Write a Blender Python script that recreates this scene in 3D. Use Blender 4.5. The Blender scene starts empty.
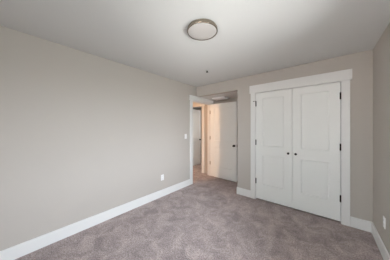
import bpy, bmesh, math
from mathutils import Vector, Matrix

S = bpy.context.scene
COL = S.collection
R = math.radians

# ------------------------------------------------------------------ camera
F_PX = 156.0
YAW = math.atan2(130.0, F_PX)              # the camera looks this far left of the long walls
CAM_H = 1.40
cd = bpy.data.cameras.new('camera')
cam = bpy.data.objects.new('camera', cd)
COL.objects.link(cam)
cam.location = (2.54, 0.0, CAM_H)
cam.rotation_euler = (R(90), 0, YAW)
cd.sensor_width = 36.0
cd.lens = 36.0 * F_PX / 390.0
cd.shift_y = -2.5 / 390.0
cd.clip_start = 0.02
S.camera = cam

# ------------------------------------------------------------------ view
vs = S.view_settings
vs.view_transform = 'Standard'
vs.look = 'None'
vs.gamma = 1.0
vs.use_curve_mapping = False
vs.exposure = 1.45
S.cycles.use_denoising = True
S.cycles.max_bounces = 16
S.cycles.diffuse_bounces = 12
S.cycles.transparent_max_bounces = 12
S.cycles.sample_clamp_indirect = 6.0
S.cycles.caustics_reflective = False
S.cycles.caustics_refractive = False

# ------------------------------------------------------------------ daylight outside: overcast sky, ground brightened below to lift the ceiling
W = bpy.data.worlds.new('daylight')
S.world = W
W.use_nodes = True
nt = W.node_tree
nt.nodes.clear()
out = nt.nodes.new('ShaderNodeOutputWorld')
bg = nt.nodes.new('ShaderNodeBackground')
tc = nt.nodes.new('ShaderNodeTexCoord')
sep = nt.nodes.new('ShaderNodeSeparateXYZ')
mr = nt.nodes.new('ShaderNodeMapRange')
mr.inputs[1].default_value = -1.0
mr.inputs[2].default_value = 1.0


def sky_ramp(near_ground, ground, horizon, zenith):
    r_ = nt.nodes.new('ShaderNodeValToRGB')
    e_ = r_.color_ramp.elements
    e_[0].position, e_[0].color = 0.16, near_ground
    e_[1].position, e_[1].color = 1.0, zenith
    q_ = e_.new(0.30); q_.color = ground
    q_ = e_.new(0.47); q_.color = ground
    q_ = e_.new(0.53); q_.color = horizon
    nt.links.new(mr.outputs[0], r_.inputs[0])
    return r_


nt.links.new(tc.outputs['Generated'], sep.inputs[0])
nt.links.new(sep.outputs[2], mr.inputs[0])
# beyond the right wall: open overcast sky over dull ground; behind the viewer: added bright ground to lift the ceiling, sky dimmed
open_side = sky_ramp((0.75, 0.745, 0.74, 1), (0.42, 0.415, 0.41, 1), (0.93, 0.945, 1.03, 1), (0.84, 0.90, 1.03, 1))
brightened_side = sky_ramp((1.5, 1.49, 1.47, 1), (0.66, 0.595, 0.58, 1), (0.59, 0.585, 0.60, 1), (0.52, 0.54, 0.60, 1))  # invented bright ground outside the added window, set for its bounce light
ad = nt.nodes.new('ShaderNodeMath')
ad.operation = 'ADD'
nt.links.new(sep.outputs[0], ad.inputs[0])
nt.links.new(sep.outputs[1], ad.inputs[1])
side = nt.nodes.new('ShaderNodeMapRange')
side.inputs[1].default_value, side.inputs[2].default_value = -0.35, 0.35
nt.links.new(ad.outputs[0], side.inputs[0])
wm = nt.nodes.new('ShaderNodeMix')
wm.data_type = 'RGBA'
nt.links.new(side.outputs[0], wm.inputs[0])
nt.links.new(brightened_side.outputs[0], wm.inputs[6])
nt.links.new(open_side.outputs[0], wm.inputs[7])
nt.links.new(wm.outputs[2], bg.inputs[0])
nt.links.new(bg.outputs[0], out.inputs[0])
bg.inputs[1].default_value = 8.0

# window opening in the right wall (y range, z range)
WY0, WY1, WZ0, WZ1 = 0.34, 1.94, 0.70, 2.12
# opening of the added, unseen window in the wall behind the viewer (x range)
VX0, VX1 = 1.80, 2.90


def area(name, loc, rot, sx, sy, power, color=(1, 1, 1), portal=False):
    l = bpy.data.lights.new(name, 'AREA')
    l.shape = 'RECTANGLE'
    l.size, l.size_y = sx, sy
    l.energy = power
    l.color = color
    o = bpy.data.objects.new(name, l)
    COL.objects.link(o)
    o.location = loc
    o.rotation_euler = rot
    if portal:
        l.cycles.is_portal = True
    return o


area('window_daylight_portal', (3.20, (WY0 + WY1) / 2, (WZ0 + WZ1) / 2), (0, R(90), 0),
     WZ1 - WZ0, WY1 - WY0, 1.0, portal=True)
area('added_window_daylight_portal', ((VX0 + VX1) / 2, -0.74, (WZ0 + WZ1) / 2), (R(90), 0, R(180)),
     VX1 - VX0, WZ1 - WZ0, 1.0, portal=True)
# daylight in the bedroom across the hall
area('far_bedroom_daylight', (-0.30, 5.9, 1.5), (R(90), 0, R(145)), 0.9, 1.1, 8.0, (1.0, 0.96, 0.92))
# warm lamp of the hall
hl = bpy.data.lights.new('hall_lamp_light', 'POINT')
hl.energy = 36.0
hl.color = (1.0, 0.58, 0.30)
hl.shadow_soft_size = 0.09
ho = bpy.data.objects.new('hall_lamp_light', hl)
COL.objects.link(ho)
ho.location = (-1.08, 1.27, 2.0)


# ------------------------------------------------------------------ materials
def mat(name, color, rough=0.6, metal=0.0, noise=None, bump=None, spec=0.3):
    """noise = (scale, amount): faint tonal variation; bump = (scale, strength, distance)"""
    m = bpy.data.materials.new(name)
    m.use_nodes = True
    n = m.node_tree
    b = n.nodes['Principled BSDF']
    b.inputs['Base Color'].default_value = (*color, 1)
    b.inputs['Roughness'].default_value = rough
    b.inputs['Metallic'].default_value = metal
    b.inputs['Specular IOR Level'].default_value = spec
    t = n.nodes.new('ShaderNodeTexCoord')
    if noise:
        nz = n.nodes.new('ShaderNodeTexNoise')
        nz.inputs['Scale'].default_value = noise[0]
        nz.inputs['Detail'].default_value = 4
        n.links.new(t.outputs['Object'], nz.inputs['Vector'])
        mx = n.nodes.new('ShaderNodeMix')
        mx.data_type = 'RGBA'
        k = noise[1]
        mx.inputs[6].default_value = (*[c * (1 - k) for c in color], 1)
        mx.inputs[7].default_value = (*[min(1, c * (1 + k)) for c in color], 1)
        n.links.new(nz.outputs['Fac'], mx.inputs[0])
        n.links.new(mx.outputs[2], b.inputs['Base Color'])
    if bump:
        nb = n.nodes.new('ShaderNodeTexNoise')
        nb.inputs['Scale'].default_value = bump[0]
        nb.inputs['Detail'].default_value = 3
        n.links.new(t.outputs['Object'], nb.inputs['Vector'])
        bp = n.nodes.new('ShaderNodeBump')
        bp.inputs['Strength'].default_value = bump[1]
        bp.inputs['Distance'].default_value = bump[2]
        n.links.new(nb.outputs['Fac'], bp.inputs['Height'])
        n.links.new(bp.outputs[0], b.inputs['Normal'])
    return m


M_WALL = mat('greige_wall_paint', (0.49, 0.459, 0.424), 0.75, noise=(3, 0.015), bump=(220, 0.15, 0.002))
M_CEIL = mat('ceiling_paint', (0.65, 0.65, 0.645), 0.9, noise=(3, 0.015), bump=(160, 0.25, 0.003))
M_TRIM = mat('white_trim_paint', (0.765, 0.772, 0.765), 0.42, noise=(5, 0.01))
M_DOOR = mat('white_door_paint', (0.825, 0.845, 0.83), 0.42, noise=(5, 0.01))
M_BRONZE = mat('oil_rubbed_bronze', (0.012, 0.010, 0.009), 0.35, 0.6)
M_NICKEL = mat('brushed_nickel', (0.40, 0.34, 0.27), 0.25, 1.0, noise=(60, 0.08))
M_DIFF = mat('frosted_acrylic', (0.53, 0.505, 0.49), 0.5)
M_PLATE = mat('white_plastic', (0.82, 0.82, 0.82), 0.35)
M_SLOT = mat('dark_slot', (0.02, 0.02, 0.02), 0.6)
M_HINGE = mat('satin_hinge_metal', (0.22, 0.17, 0.12), 0.4, 0.8)
M_VINYL = mat('window_vinyl', (0.8, 0.8, 0.8), 0.4)


def carpet():
    m = bpy.data.materials.new('cut_pile_carpet')
    m.use_nodes = True
    n = m.node_tree
    L = n.links.new
    b = n.nodes['Principled BSDF']
    b.inputs['Roughness'].default_value = 1.0
    b.inputs['Specular IOR Level'].default_value = 0.05
    b.inputs['Sheen Weight'].default_value = 0.15
    b.inputs['Sheen Roughness'].default_value = 0.6
    t = n.nodes.new('ShaderNodeTexCoord')

    def nz(scale, detail, rough=0.6, dist=0.0):
        x = n.nodes.new('ShaderNodeTexNoise')
        x.inputs['Scale'].default_value = scale
        x.inputs['Detail'].default_value = detail
        x.inputs['Roughness'].default_value = rough
        x.inputs['Distortion'].default_value = dist
        L(t.outputs['Object'], x.inputs['Vector'])
        return x

    def rng(src, a0, a1, b0, b1):
        x = n.nodes.new('ShaderNodeMapRange')
        x.inputs[1].default_value, x.inputs[2].default_value = a0, a1
        x.inputs[3].default_value, x.inputs[4].default_value = b0, b1
        L(src, x.inputs[0])
        return x.outputs[0]

    def mul(p, q):
        x = n.nodes.new('ShaderNodeMath')
        x.operation = 'MULTIPLY'
        L(p, x.inputs[0]); L(q, x.inputs[1])
        return x.outputs[0]

    tuft = nz(75, 4, 0.75)          # twisted yarn tufts
    fleck = nz(42, 2, 0.6)         # mixed yarn tones
    nap = nz(5.0, 5, 0.66, 1.0)    # trodden and brushed pile
    wide = nz(1.1, 2, 0.5, 0.6)
    cr = n.nodes.new('ShaderNodeValToRGB')
    ce = cr.color_ramp.elements
    ce[0].position, ce[0].color = 0.36, (0.20, 0.157, 0.150, 1)
    ce[1].position, ce[1].color = 0.64, (0.525, 0.447, 0.437, 1)
    L(tuft.outputs['Fac'], cr.inputs[0])
    k = mul(mul(rng(nap.outputs['Fac'], 0.36, 0.64, 0.80, 1.30),
                rng(wide.outputs['Fac'], 0.3, 0.7, 0.94, 1.06)),
            rng(fleck.outputs['Fac'], 0.3, 0.7, 0.90, 1.10))
    vm = n.nodes.new('ShaderNodeVectorMath')
    vm.operation = 'SCALE'
    L(cr.outputs[0], vm.inputs[0]); L(k, vm.inputs['Scale'])
    L(vm.outputs[0], b.inputs['Base Color'])
    bp = n.nodes.new('ShaderNodeBump')
    bp.inputs['Strength'].default_value = 0.8
    bp.inputs['Distance'].default_value = 0.008
    L(tuft.outputs['Fac'], bp.inputs['Height'])
    L(bp.outputs[0], b.inputs['Normal'])
    return m


M_CARPET = carpet()


def glass():
    m = bpy.data.materials.new('window_glass')
    m.use_nodes = True
    n = m.node_tree
    n.nodes.clear()
    o = n.nodes.new('ShaderNodeOutputMaterial')
    tr = n.nodes.new('ShaderNodeBsdfTransparent')
    tr.inputs[0].default_value = (0.95, 0.97, 0.96, 1)
    gl = n.nodes.new('ShaderNodeBsdfGlossy')
    gl.inputs['Roughness'].default_value = 0.02
    fr = n.nodes.new('ShaderNodeFresnel')
    fr.inputs[0].default_value = 1.45
    mx = n.nodes.new('ShaderNodeMixShader')
    n.links.new(fr.outputs[0], mx.inputs[0])
    n.links.new(tr.outputs[0], mx.inputs[1])
    n.links.new(gl.outputs[0], mx.inputs[2])
    n.links.new(mx.outputs[0], o.inputs[0])
    return m


M_GLASS = glass()


# ------------------------------------------------------------------ helpers
def box(bm, x0, x1, y0, y1, z0, z1, bev=0.0):
    r = bmesh.ops.create_cube(bm, size=1.0)
    vs_ = r['verts']
    for v in vs_:
        v.co = Vector((x0 + (v.co.x + .5) * (x1 - x0), y0 + (v.co.y + .5) * (y1 - y0), z0 + (v.co.z + .5) * (z1 - z0)))
    if bev:
        es = list({ed for v in vs_ for ed in v.link_edges})
        bmesh.ops.bevel(bm, geom=es, offset=bev, segments=2, affect='EDGES', profile=0.7)


def lathe(bm, prof, origin, axis='Z', seg=48):
    """prof = [(radius, height)]; revolved about the axis through origin."""
    o = Vector(origin)
    rings = []
    for r, h in prof:
        ring = []
        if r < 1e-6:
            pts = [(0.0, 0.0)]
        else:
            pts = [(r * math.cos(2 * math.pi * i / seg), r * math.sin(2 * math.pi * i / seg)) for i in range(seg)]
        for p, q in pts:
            if axis == 'Z':
                c = Vector((p, q, h))
            elif axis == 'Y':
                c = Vector((p, h, q))
            else:
                c = Vector((h, p, q))
            ring.append(bm.verts.new(o + c))
        rings.append(ring)
    for A, B in zip(rings, rings[1:]):
        for i in range(seg):
            j = (i + 1) % seg
            f = [A[i % len(A)], A[j % len(A)], B[j % len(B)], B[i % len(B)]]
            u = []
            for v in f:
                if v not in u:
                    u.append(v)
            if len(u) >= 3:
                bm.faces.new(u)
    bmesh.ops.recalc_face_normals(bm, faces=bm.faces)


def obj(name, bm, m, parent=None, smooth=False, loc=None):
    me = bpy.data.meshes.new(name)
    bmesh.ops.recalc_face_normals(bm, faces=bm.faces)
    bm.to_mesh(me)
    bm.free()
    me.materials.append(m)
    if smooth:
        for p in me.polygons:
            p.use_smooth = True
        me.set_sharp_from_angle(angle=R(40))
    o = bpy.data.objects.new(name, me)
    COL.objects.link(o)
    if parent:
        o.parent = parent
    if loc:
        o.location = loc
    return o


def tag(o, label, cat, kind=None, group=None):
    o['label'] = label
    o['category'] = cat
    if kind:
        o['kind'] = kind
    if group:
        o['group'] = group
    return o


def struct(name, bm, m, label, cat):
    return tag(obj(name, bm, m), label, cat, 'structure')


def empty(name, loc=(0, 0, 0), rz=0.0):
    o = bpy.data.objects.new(name, None)
    o.empty_display_size = 0.1
    COL.objects.link(o)
    o.location = loc
    o.rotation_euler = (0, 0, rz)
    return o


def boxes(*args, bev=0.0):
    bm = bmesh.new()
    for a_ in args:
        box(bm, *a_, bev=bev)
    return bm


# ------------------------------------------------------------------ dimensions
XR = 3.03          # right wall face
YF = 3.11          # closet wall face
YN = -0.57         # wall behind the camera
H = 2.44
T = 0.12
AX = 1.118         # alcove right side
AY = 3.87          # alcove back
AZ = 2.195         # alcove ceiling
D0, D1 = 2.945, 3.765      # entry opening in the left wall (y)
DZ = 2.065
C0, C1 = 1.498, 2.718      # closet opening (x)
CZ = 2.070
HX = -1.28         # hall west wall face
OX0, OX1 = -1.165, -0.400  # opening of the bedroom across the hall (x)

# ------------------------------------------------------------------ structure
struct('floor', boxes((-3.2, XR + .13, YN - .13, 6.8, -0.12, 0.0)), M_CARPET,
       'mottled greyish mauve cut pile carpet floor', 'floor')
struct('ceiling', boxes((-3.2, XR + .13, YN - .13, 6.8, H, H + .12)), M_CEIL,
       'smooth off white bedroom ceiling', 'ceiling')
struct('ceiling_alcove', boxes((0.0, AX, YF + T, AY, AZ, H)), M_CEIL,
       'lowered ceiling of the small entry alcove', 'ceiling')
J = 0.02   # jamb thickness
struct('wall_left', boxes((-T, 0, YN - T, D0 - J, 0, H), (-T, 0, D1 + J, 6.7, 0, H), (-T, 0, D0 - J, D1 + J, DZ + J, H)),
       M_WALL, 'long plain greige wall on the left', 'wall')
struct('wall_far', boxes((AX, C0 - J, YF, YF + T, 0, H), (C1 + J, XR, YF, YF + T, 0, H),
                         (C0 - J, C1 + J, YF, YF + T, CZ + J, H), (0, AX, YF, YF + T, AZ, H)),
       M_WALL, 'greige wall around the double closet doors', 'wall')
struct('wall_right', boxes((XR, XR + T, YN - T, WY0, 0, H), (XR, XR + T, WY1, AY + T, 0, H),
                           (XR, XR + T, WY0, WY1, 0, WZ0), (XR, XR + T, WY0, WY1, WZ1, H)),
       M_WALL, 'greige wall at the right edge of the picture', 'wall')
struct('wall_near', boxes((0, VX0, YN - T, YN, 0, H), (VX1, XR, YN - T, YN, 0, H), (VX0, VX1, YN - T, YN, 0, WZ0),
                          (VX0, VX1, YN - T, YN, WZ1, H)), M_WALL, 'greige wall behind the viewer', 'wall')
struct('wall_alcove_side', boxes((AX, AX + T, YF + T, AY, 0, H)), M_WALL,
       'side wall between entry alcove and closet', 'wall')
struct('wall_alcove_back', boxes((0, XR, AY, AY + T, 0, H)), M_WALL,
       'end wall of the entry alcove behind the open door', 'wall')
struct('wall_hall_end', boxes((-3.0, OX0 - J, AY - .01, AY + .11, 0, H), (OX1 + J, -T, AY - .01, AY + .11, 0, H),
                              (OX0 - J, OX1 + J, AY - .01, AY + .11, DZ + J, H)),
       M_WALL, 'hall wall around the doorway seen through the entry', 'wall')
struct('wall_hall_side', boxes((HX - T, HX, -0.7, AY - .01, 0, H), (HX, -T, -0.7, -0.58, 0, H)), M_WALL,
       'side and near wall of the hall outside the bedroom', 'wall')
struct('wall_far_bedroom', boxes((-3.0, -2.88, AY + .11, 6.7, 0, H), (-2.88, -T, 6.58, 6.7, 0, H)), M_WALL,
       'walls of the bedroom across the hall', 'wall')

# baseboards
BH, BT = 0.143, 0.015
CW = 0.092    # casing width


def base(name, label, *segs):
    bm = bmesh.new()
    for s in segs:
        box(bm, *s, 0.0, BH, bev=0.004)
    return struct(name, bm, M_TRIM, label, 'baseboard')


base('baseboard_left', 'tall white baseboard along the left wall', (0, BT, YN, D0 - CW - .006))
base('baseboard_far', 'short white baseboard between alcove corner and closet',
     (AX - BT, C0 - CW - .006, YF - BT, YF), (AX - BT, AX, YF, AY - BT))
base('baseboard_far_corner', 'short white baseboard right of the closet doors', (C1 + CW + .006, XR - BT, YF - BT, YF))
base('baseboard_right', 'white baseboard along the right wall', (XR - BT, XR, YN, YF))
base('baseboard_near', 'white baseboard behind the viewer', (BT, XR - BT, YN, YN + BT))
base('baseboard_alcove', 'white baseboard on the end wall of the alcove', (BT + .01, AX - BT, AY - BT, AY))

# ---- closet casing
t = empty('trim_1', (0, 0, 0))
tag(t, 'white flat casing with a wide head board around the closet doors', 'door trim', 'structure')
CT = 0.018
obj('side_casing', boxes((C0 - CW - .004, C0 - .004, YF - CT, YF, 0, CZ + .004), bev=0.002), M_TRIM, t)
obj('side_casing', boxes((C1 + .004, C1 + CW + .004, YF - CT, YF, 0, CZ + .004), bev=0.002), M_TRIM, t)
obj('head_casing', boxes((C0 - CW - .024, C1 + CW + .024, YF - .026, YF, CZ + .004, CZ + .155), bev=0.002), M_TRIM, t)
obj('jamb', boxes((C0 - J, C0, YF, YF + T, 0, CZ + J), (C1, C1 + J, YF, YF + T, 0, CZ + J),
                  (C0, C1, YF, YF + T, CZ, CZ + J)), M_TRIM, t)

# ---- entry casing on the left wall
t = empty('trim_2', (0, 0, 0))
tag(t, 'white flat casing around the open entry doorway', 'door trim', 'structure')
obj('side_casing', boxes((0, CT, D0 - CW - .004, D0 - .004, 0, DZ + .004), bev=0.002), M_TRIM, t)
obj('side_casing', boxes((0, CT, D1 + .006, AY - .002, 0, DZ + .004), bev=0.002), M_TRIM, t)
obj('head_casing', boxes((0, .024, D0 - CW - .024, AY - .002, DZ + .004, AZ - .001), bev=0.002), M_TRIM, t)
obj('side_casing', boxes((-T - CT, -T, D0 - CW - .004, D0 - .004, 0, DZ + .004), bev=0.002), M_TRIM, t)
obj('head_casing', boxes((-T - CT, -T, D0 - CW - .024, D1 + .07, DZ + .004, DZ + .15), bev=0.002), M_TRIM, t)
obj('jamb', boxes((-T, 0, D0 - J, D0, 0, DZ + J), (-T, 0, D1, D1 + J, 0, DZ + J), (-T, 0, D0, D1, DZ, DZ + J)), M_TRIM, t)
obj('door_stop', boxes((-T + .035, -.040, D0, D0 + .011, 0, DZ), (-T + .035, -.040, D1 - .011, D1, 0, DZ),
                       (-T + .035, -.040, D0, D1, DZ - .011, DZ)), M_TRIM, t)

# ---- casing of the doorway across the hall
t = empty('trim_3', (0, 0, 0))
tag(t, 'warm lit white casing of the doorway across the hall', 'door trim', 'structure')
HY = AY - .01
obj('side_casing', boxes((OX0 - CW - .004, OX0 - .004, HY - CT, HY, 0, DZ + .004), bev=0.002), M_TRIM, t)
obj('side_casing', boxes((OX1 + .004, OX1 + CW + .004, HY - CT, HY, 0, DZ + .004), bev=0.002), M_TRIM, t)
obj('head_casing', boxes((OX0 - CW - .02, OX1 + CW + .024, HY - .024, HY, DZ + .004, DZ + .155), bev=0.002), M_TRIM, t)
obj('jamb', boxes((OX0 - J, OX0, HY, HY + T, 0, DZ + J), (OX1, OX1 + J, HY, HY + T, 0, DZ + J),
                  (OX0, OX1, HY, HY + T, DZ, DZ + J)), M_TRIM, t)


# ------------------------------------------------------------------ two-panel doors
STILE, TOPR, BOTR = 0.124, 0.112, 0.285
LOCK0, LOCK1 = 0.840, 1.020


def rail_frame(w, h, th):
    """stiles and rails; x 0..w, y -th/2..th/2, z 0..h"""
    bm = bmesh.new()
    a_ = th / 2
    box(bm, 0, STILE, -a_, a_, 0, h)
    box(bm, w - STILE, w, -a_, a_, 0, h)
    for z0, z1 in ((0, BOTR), (LOCK0, LOCK1), (h - TOPR, h)):
        box(bm, STILE, w - STILE, -a_, a_, z0, z1)
    return bm


def panel_mesh(w, th, z0, z1):
    """one recessed panel with its sloped sticking on both faces"""
    bm = bmesh.new()
    x0, x1 = STILE, w - STILE
    a_, rec, sl = th / 2, 0.009, 0.006
    for s in (-1, 1):
        o_ = [bm.verts.new((x, s * a_, z)) for x, z in ((x0, z0), (x1, z0), (x1, z1), (x0, z1))]
        i_ = [bm.verts.new((x, s * (a_ - rec), z)) for x, z in
              ((x0 + sl, z0 + sl), (x1 - sl, z0 + sl), (x1 - sl, z1 - sl), (x0 + sl, z1 - sl))]
        for k in range(4):
            bm.faces.new((o_[k], o_[(k + 1) % 4], i_[(k + 1) % 4], i_[k]))
        bm.faces.new(i_)
    return bm


KNOB = [(0.0, 0.0), (0.026, 0.0), (0.027, 0.004), (0.024, 0.008), (0.011, 0.010), (0.0095, 0.026),
        (0.014, 0.031), (0.022, 0.038), (0.0245, 0.046), (0.022, 0.054), (0.013, 0.060), (0.0, 0.061)]
SMALL_KNOB = [(0.0, 0.0), (0.011, 0.0), (0.011, 0.003), (0.007, 0.005), (0.0065, 0.012), (0.013, 0.017),
              (0.019, 0.022), (0.019, 0.028), (0.012, 0.033), (0.0, 0.034)]


def door(name, label, w, h, th=0.035):
    o = obj(name, rail_frame(w, h, th), M_DOOR)
    tag(o, label, 'door', 'structure')
    obj('panel', panel_mesh(w, th, BOTR, LOCK0), M_DOOR, o)
    obj('panel', panel_mesh(w, th, LOCK1, h - TOPR), M_DOOR, o)
    return o


def knob(parent, x, y, z, sgn, prof, m):
    bm = bmesh.new()
    lathe(bm, [(r, sgn * q) for r, q in prof], (x, y, z), 'Y', 24)
    return obj('knob', bm, m, parent, smooth=True)


def closet_hinge(parent, x, z, y, side, stop=False):
    """knuckle with ball tips standing just proud of the door face, leaf edge beside it"""
    bm = bmesh.new()
    lathe(bm, [(0, -.056), (.004, -.054), (.005, -.050), (.0075, -.049), (.0075, -.017), (.0068, -.0165), (.0068, -.0155),
               (.0075, -.015), (.0075, .015), (.0068, .0155), (.0068, .0165), (.0075, .017), (.0075, .049), (.005, .050),
               (.004, .054), (0, .056)], (x, y, z), 'Z', 14)
    box(bm, min(x, x + side * .011), max(x, x + side * .011), y, y + .006, z - .049, z + .049)
    if stop:   # hinge pin stop arm
        box(bm, x - .045, x + .004, y - .012, y - .004, z + .046, z + .054)
        box(bm, x - .047, x - .037, y - .016, y - .002, z + .043, z + .057)
    return obj('hinge', bm, M_BRONZE, parent, smooth=True)


GAP = 0.005
LW = (C1 - C0) / 2 - GAP * 1.5
DB = 0.028
DH = CZ - GAP - DB
dy = YF - 0.001 + 0.035 / 2
# left leaf
dl = door('door_1', 'left white two-panel closet leaf hinged beside the alcove corner', LW, DH)
dl.location = (C0 + GAP, dy, DB)
knob(dl, LW - .052, -.0175, .925, -1, SMALL_KNOB, M_BRONZE)
for i, z in enumerate((0.335, 1.085, 1.835)):
    closet_hinge(dl, -GAP / 2, z, -.0175 - .006, 1, stop=(i == 2))
# right leaf
dr = door('door_2', 'right white two-panel closet leaf hinged toward the room corner', LW, DH)
dr.location = (C1 - GAP - LW, dy, DB)
knob(dr, .052, -.0175, .925, -1, SMALL_KNOB, M_BRONZE)
for z in (0.335, 1.085, 1.835):
    closet_hinge(dr, LW + GAP / 2, z, -.0175 - .006, -1)

# entry door, swung open against the alcove end wall. local x runs from the hinge edge, y=-th/2 faces the room
EW = 0.812
EH = DZ - .003 - .016
ed = door('door_3', 'open white two-panel entry door standing in the alcove', EW, EH)
EA = R(-1.6)
hx, hy = 0.012, D1 - 0.004
ed.location = Vector((hx, hy, .016)) + Matrix.Rotation(EA, 3, 'Z') @ Vector((0, -.0175, 0))
ed.rotation_euler = (0, 0, EA)
BIG = [(r * 1.12, q * 1.05) for r, q in KNOB]
knob(ed, EW - .062, -.0175, .915, -1, BIG, M_BRONZE)
knob(ed, EW - .062, .0175, .915, 1, KNOB, M_BRONZE)
for z in (0.36, 1.085, 1.825):
    bm = bmesh.new()
    box(bm, -.047, -.004, .0182, .0212, z - .05, z + .05)      # leaf let into the jamb
    box(bm, -.0022, 0, -.0125, .0175, z - .045, z + .045)
    lathe(bm, [(0, -.05), (.006, -.048), (.006, .048), (0, .05)], (-.006, .0175 + .002, z), 'Z', 12)
    obj('hinge', bm, M_HINGE, ed)
obj('latch_plate', boxes((EW, EW + .0015, -.012, .012, .883, .947)), M_HINGE, ed)

# door of the bedroom across the hall, open 90 degrees into that room
FW = 0.76
fd = door('door_4', 'white door with dark knob ajar in the room across the hall', FW, EH)
fd.location = (OX0 + .012, HY + T + .006, .016)
fd.rotation_euler = (0, 0, R(90))
knob(fd, FW - .062, -.0175, .925, -1, KNOB, M_BRONZE)
knob(fd, FW - .062, .0175, .925, 1, KNOB, M_BRONZE)
for z in (0.29, 1.085, 1.83):
    bm = bmesh.new()
    lathe(bm, [(0, -.05), (.006, -.048), (.006, .048), (0, .05)], (-.003, .0195, z), 'Z', 12)
    obj('hinge', bm, M_HINGE, fd)

# ------------------------------------------------------------------ windows: right wall, plus one added behind the viewer
def window(name, label, loc, rz, width):
    """local +x points outdoors"""
    wn = empty(name, loc, rz)
    tag(wn, label, 'window', 'structure')
    hw, hh = width / 2, WZ1 - WZ0
    f = .045
    obj('window_frame', boxes((.03, .10, -hw, -hw + f, 0, hh), (.03, .10, hw - f, hw, 0, hh), (.03, .10, -hw + f, hw - f, 0, f),
                              (.03, .10, -hw + f, hw - f, hh - f, hh), (.04, .09, -.025, .025, f, hh - f), bev=.003), M_VINYL, wn)
    obj('window_sill', boxes((-.03, .03, -hw - .04, hw + .04, -.025, 0), bev=.004), M_TRIM, wn)
    for s in (-1, 1):
        y0, y1 = sorted((s * .025, s * (hw - f)))
        obj('pane', boxes((.062, .066, y0, y1, f, hh - f)), M_GLASS, wn)


window('window_1', 'white framed window in the right wall beside the viewer', (XR, (WY0 + WY1) / 2, WZ0), 0, WY1 - WY0)
window('added_window_2', 'added unseen window behind the viewer, brightening the closet doors', ((VX0 + VX1) / 2, YN, WZ0), R(-90), VX1 - VX0)  # unseen window added to throw more daylight on the closet doors

# ------------------------------------------------------------------ ceiling light
cl = empty('ceiling_light', (1.55, 1.307, H))
tag(cl, 'round flush ceiling light with brushed nickel ring and frosted disc', 'ceiling light')
bm = bmesh.new()
lathe(bm, [(0.0, 0.0), (0.150, 0.0), (0.150, -.009), (0.157, -.011), (0.159, -.014), (0.159, -.036), (0.157, -.040),
           (0.151, -.041), (0.149, -.039), (0.149, -.030)], (0, 0, 0), 'Z', 96)
obj('ring', bm, M_NICKEL, cl, smooth=True)
bm = bmesh.new()
lathe(bm, [(0.149, -.031), (0.149, -.036), (0.145, -.0385), (0.10, -.041), (0.05, -.042), (0.0, -.042)], (0, 0, 0), 'Z', 96)
obj('diffuser', bm, M_DIFF, cl, smooth=True)

# ------------------------------------------------------------------ sprinkler head on the ceiling
sp = empty('fire_sprinkler', (0.885, 2.33, H))
tag(sp, 'tiny dark sprinkler head on the white ceiling, beyond the round light', 'sprinkler')
bm = bmesh.new()
lathe(bm, [(0, 0), (.036, 0), (.036, -.002), (.026, -.006), (.012, -.007)], (0, 0, 0), 'Z', 32)
obj('escutcheon', bm, M_CEIL, sp, smooth=True)
bm = bmesh.new()
lathe(bm, [(.011, -.005), (.011, -.016), (.008, -.018), (0, -.018)], (0, 0, 0), 'Z', 16)
for s in (-1, 1):
    box(bm, s * .010 - .003, s * .010 + .003, -.003, .003, -.026, -.013)
box(bm, -.013, .013, -.003, .003, -.029, -.025)
obj('frame_arm', bm, M_BRONZE, sp)
bm = bmesh.new()
lathe(bm, [(0, -.028), (.024, -.0285), (.024, -.031), (0, -.0315)], (0, 0, 0), 'Z', 16)
obj('deflector', bm, M_BRONZE, sp)

# ------------------------------------------------------------------ ceiling vent in the alcove
cv = empty('ceiling_vent', (0.40, 3.62, AZ))
tag(cv, 'white ceiling vent above the open entry door', 'vent')
bm = bmesh.new()
for q in ((-.19, .19, -.11, -.08), (-.19, .19, .08, .11), (-.19, -.16, -.08, .08), (.16, .19, -.08, .08)):
    box(bm, *q, -.042, 0)
obj('vent_frame', bm, M_PLATE, cv)
for i in range(9):
    y = -.068 + i * .017
    bm = bmesh.new()
    box(bm, -.16, .16, -.007, .007, -.0008, .0008)
    bmesh.ops.rotate(bm, verts=bm.verts, cent=(0, 0, 0), matrix=Matrix.Rotation(R(35), 3, 'X'))
    obj('louver', bm, M_PLATE, cv, loc=(0, y, -.034))


# ------------------------------------------------------------------ outlets and switch (built facing +x, local x out of the wall)
def outlet(label, loc, rz):
    o = obj('wall_outlet', boxes((0, .006, -.035, .035, -.057, .057), bev=.002), M_PLATE, loc=loc)
    o.rotation_euler = (0, 0, rz)
    tag(o, label, 'outlet')
    for z in (-.024, .024):
        r = obj('receptacle', boxes((.004, .0085, -.016, .016, z - .016, z + .016), bev=.003), M_PLATE, o)
        obj('slot', boxes((.0078, .0089, -.0075, -.0055, z - .002, z + .008), (.0078, .0089, .0055, .0075, z - .002, z + .007),
                          (.0078, .0089, -.0025, .0025, z - .011, z - .006)), M_SLOT, r)
    return o


outlet('white wall outlet low on the long left wall near the doorway', (0, 2.01, .385), 0)
outlet('white wall outlet low on the right wall beside the room corner', (XR, 2.58, .385), R(180))

sw = obj('light_switch', boxes((0, .006, -.035, .035, -.057, .057), bev=.002), M_PLATE, loc=(0, 2.70, 1.19))
tag(sw, 'white light switch on the left wall beside the entry casing', 'switch')
obj('rocker', boxes((.004, .010, -.0165, .0165, -.033, .033), bev=.002), M_PLATE, sw)
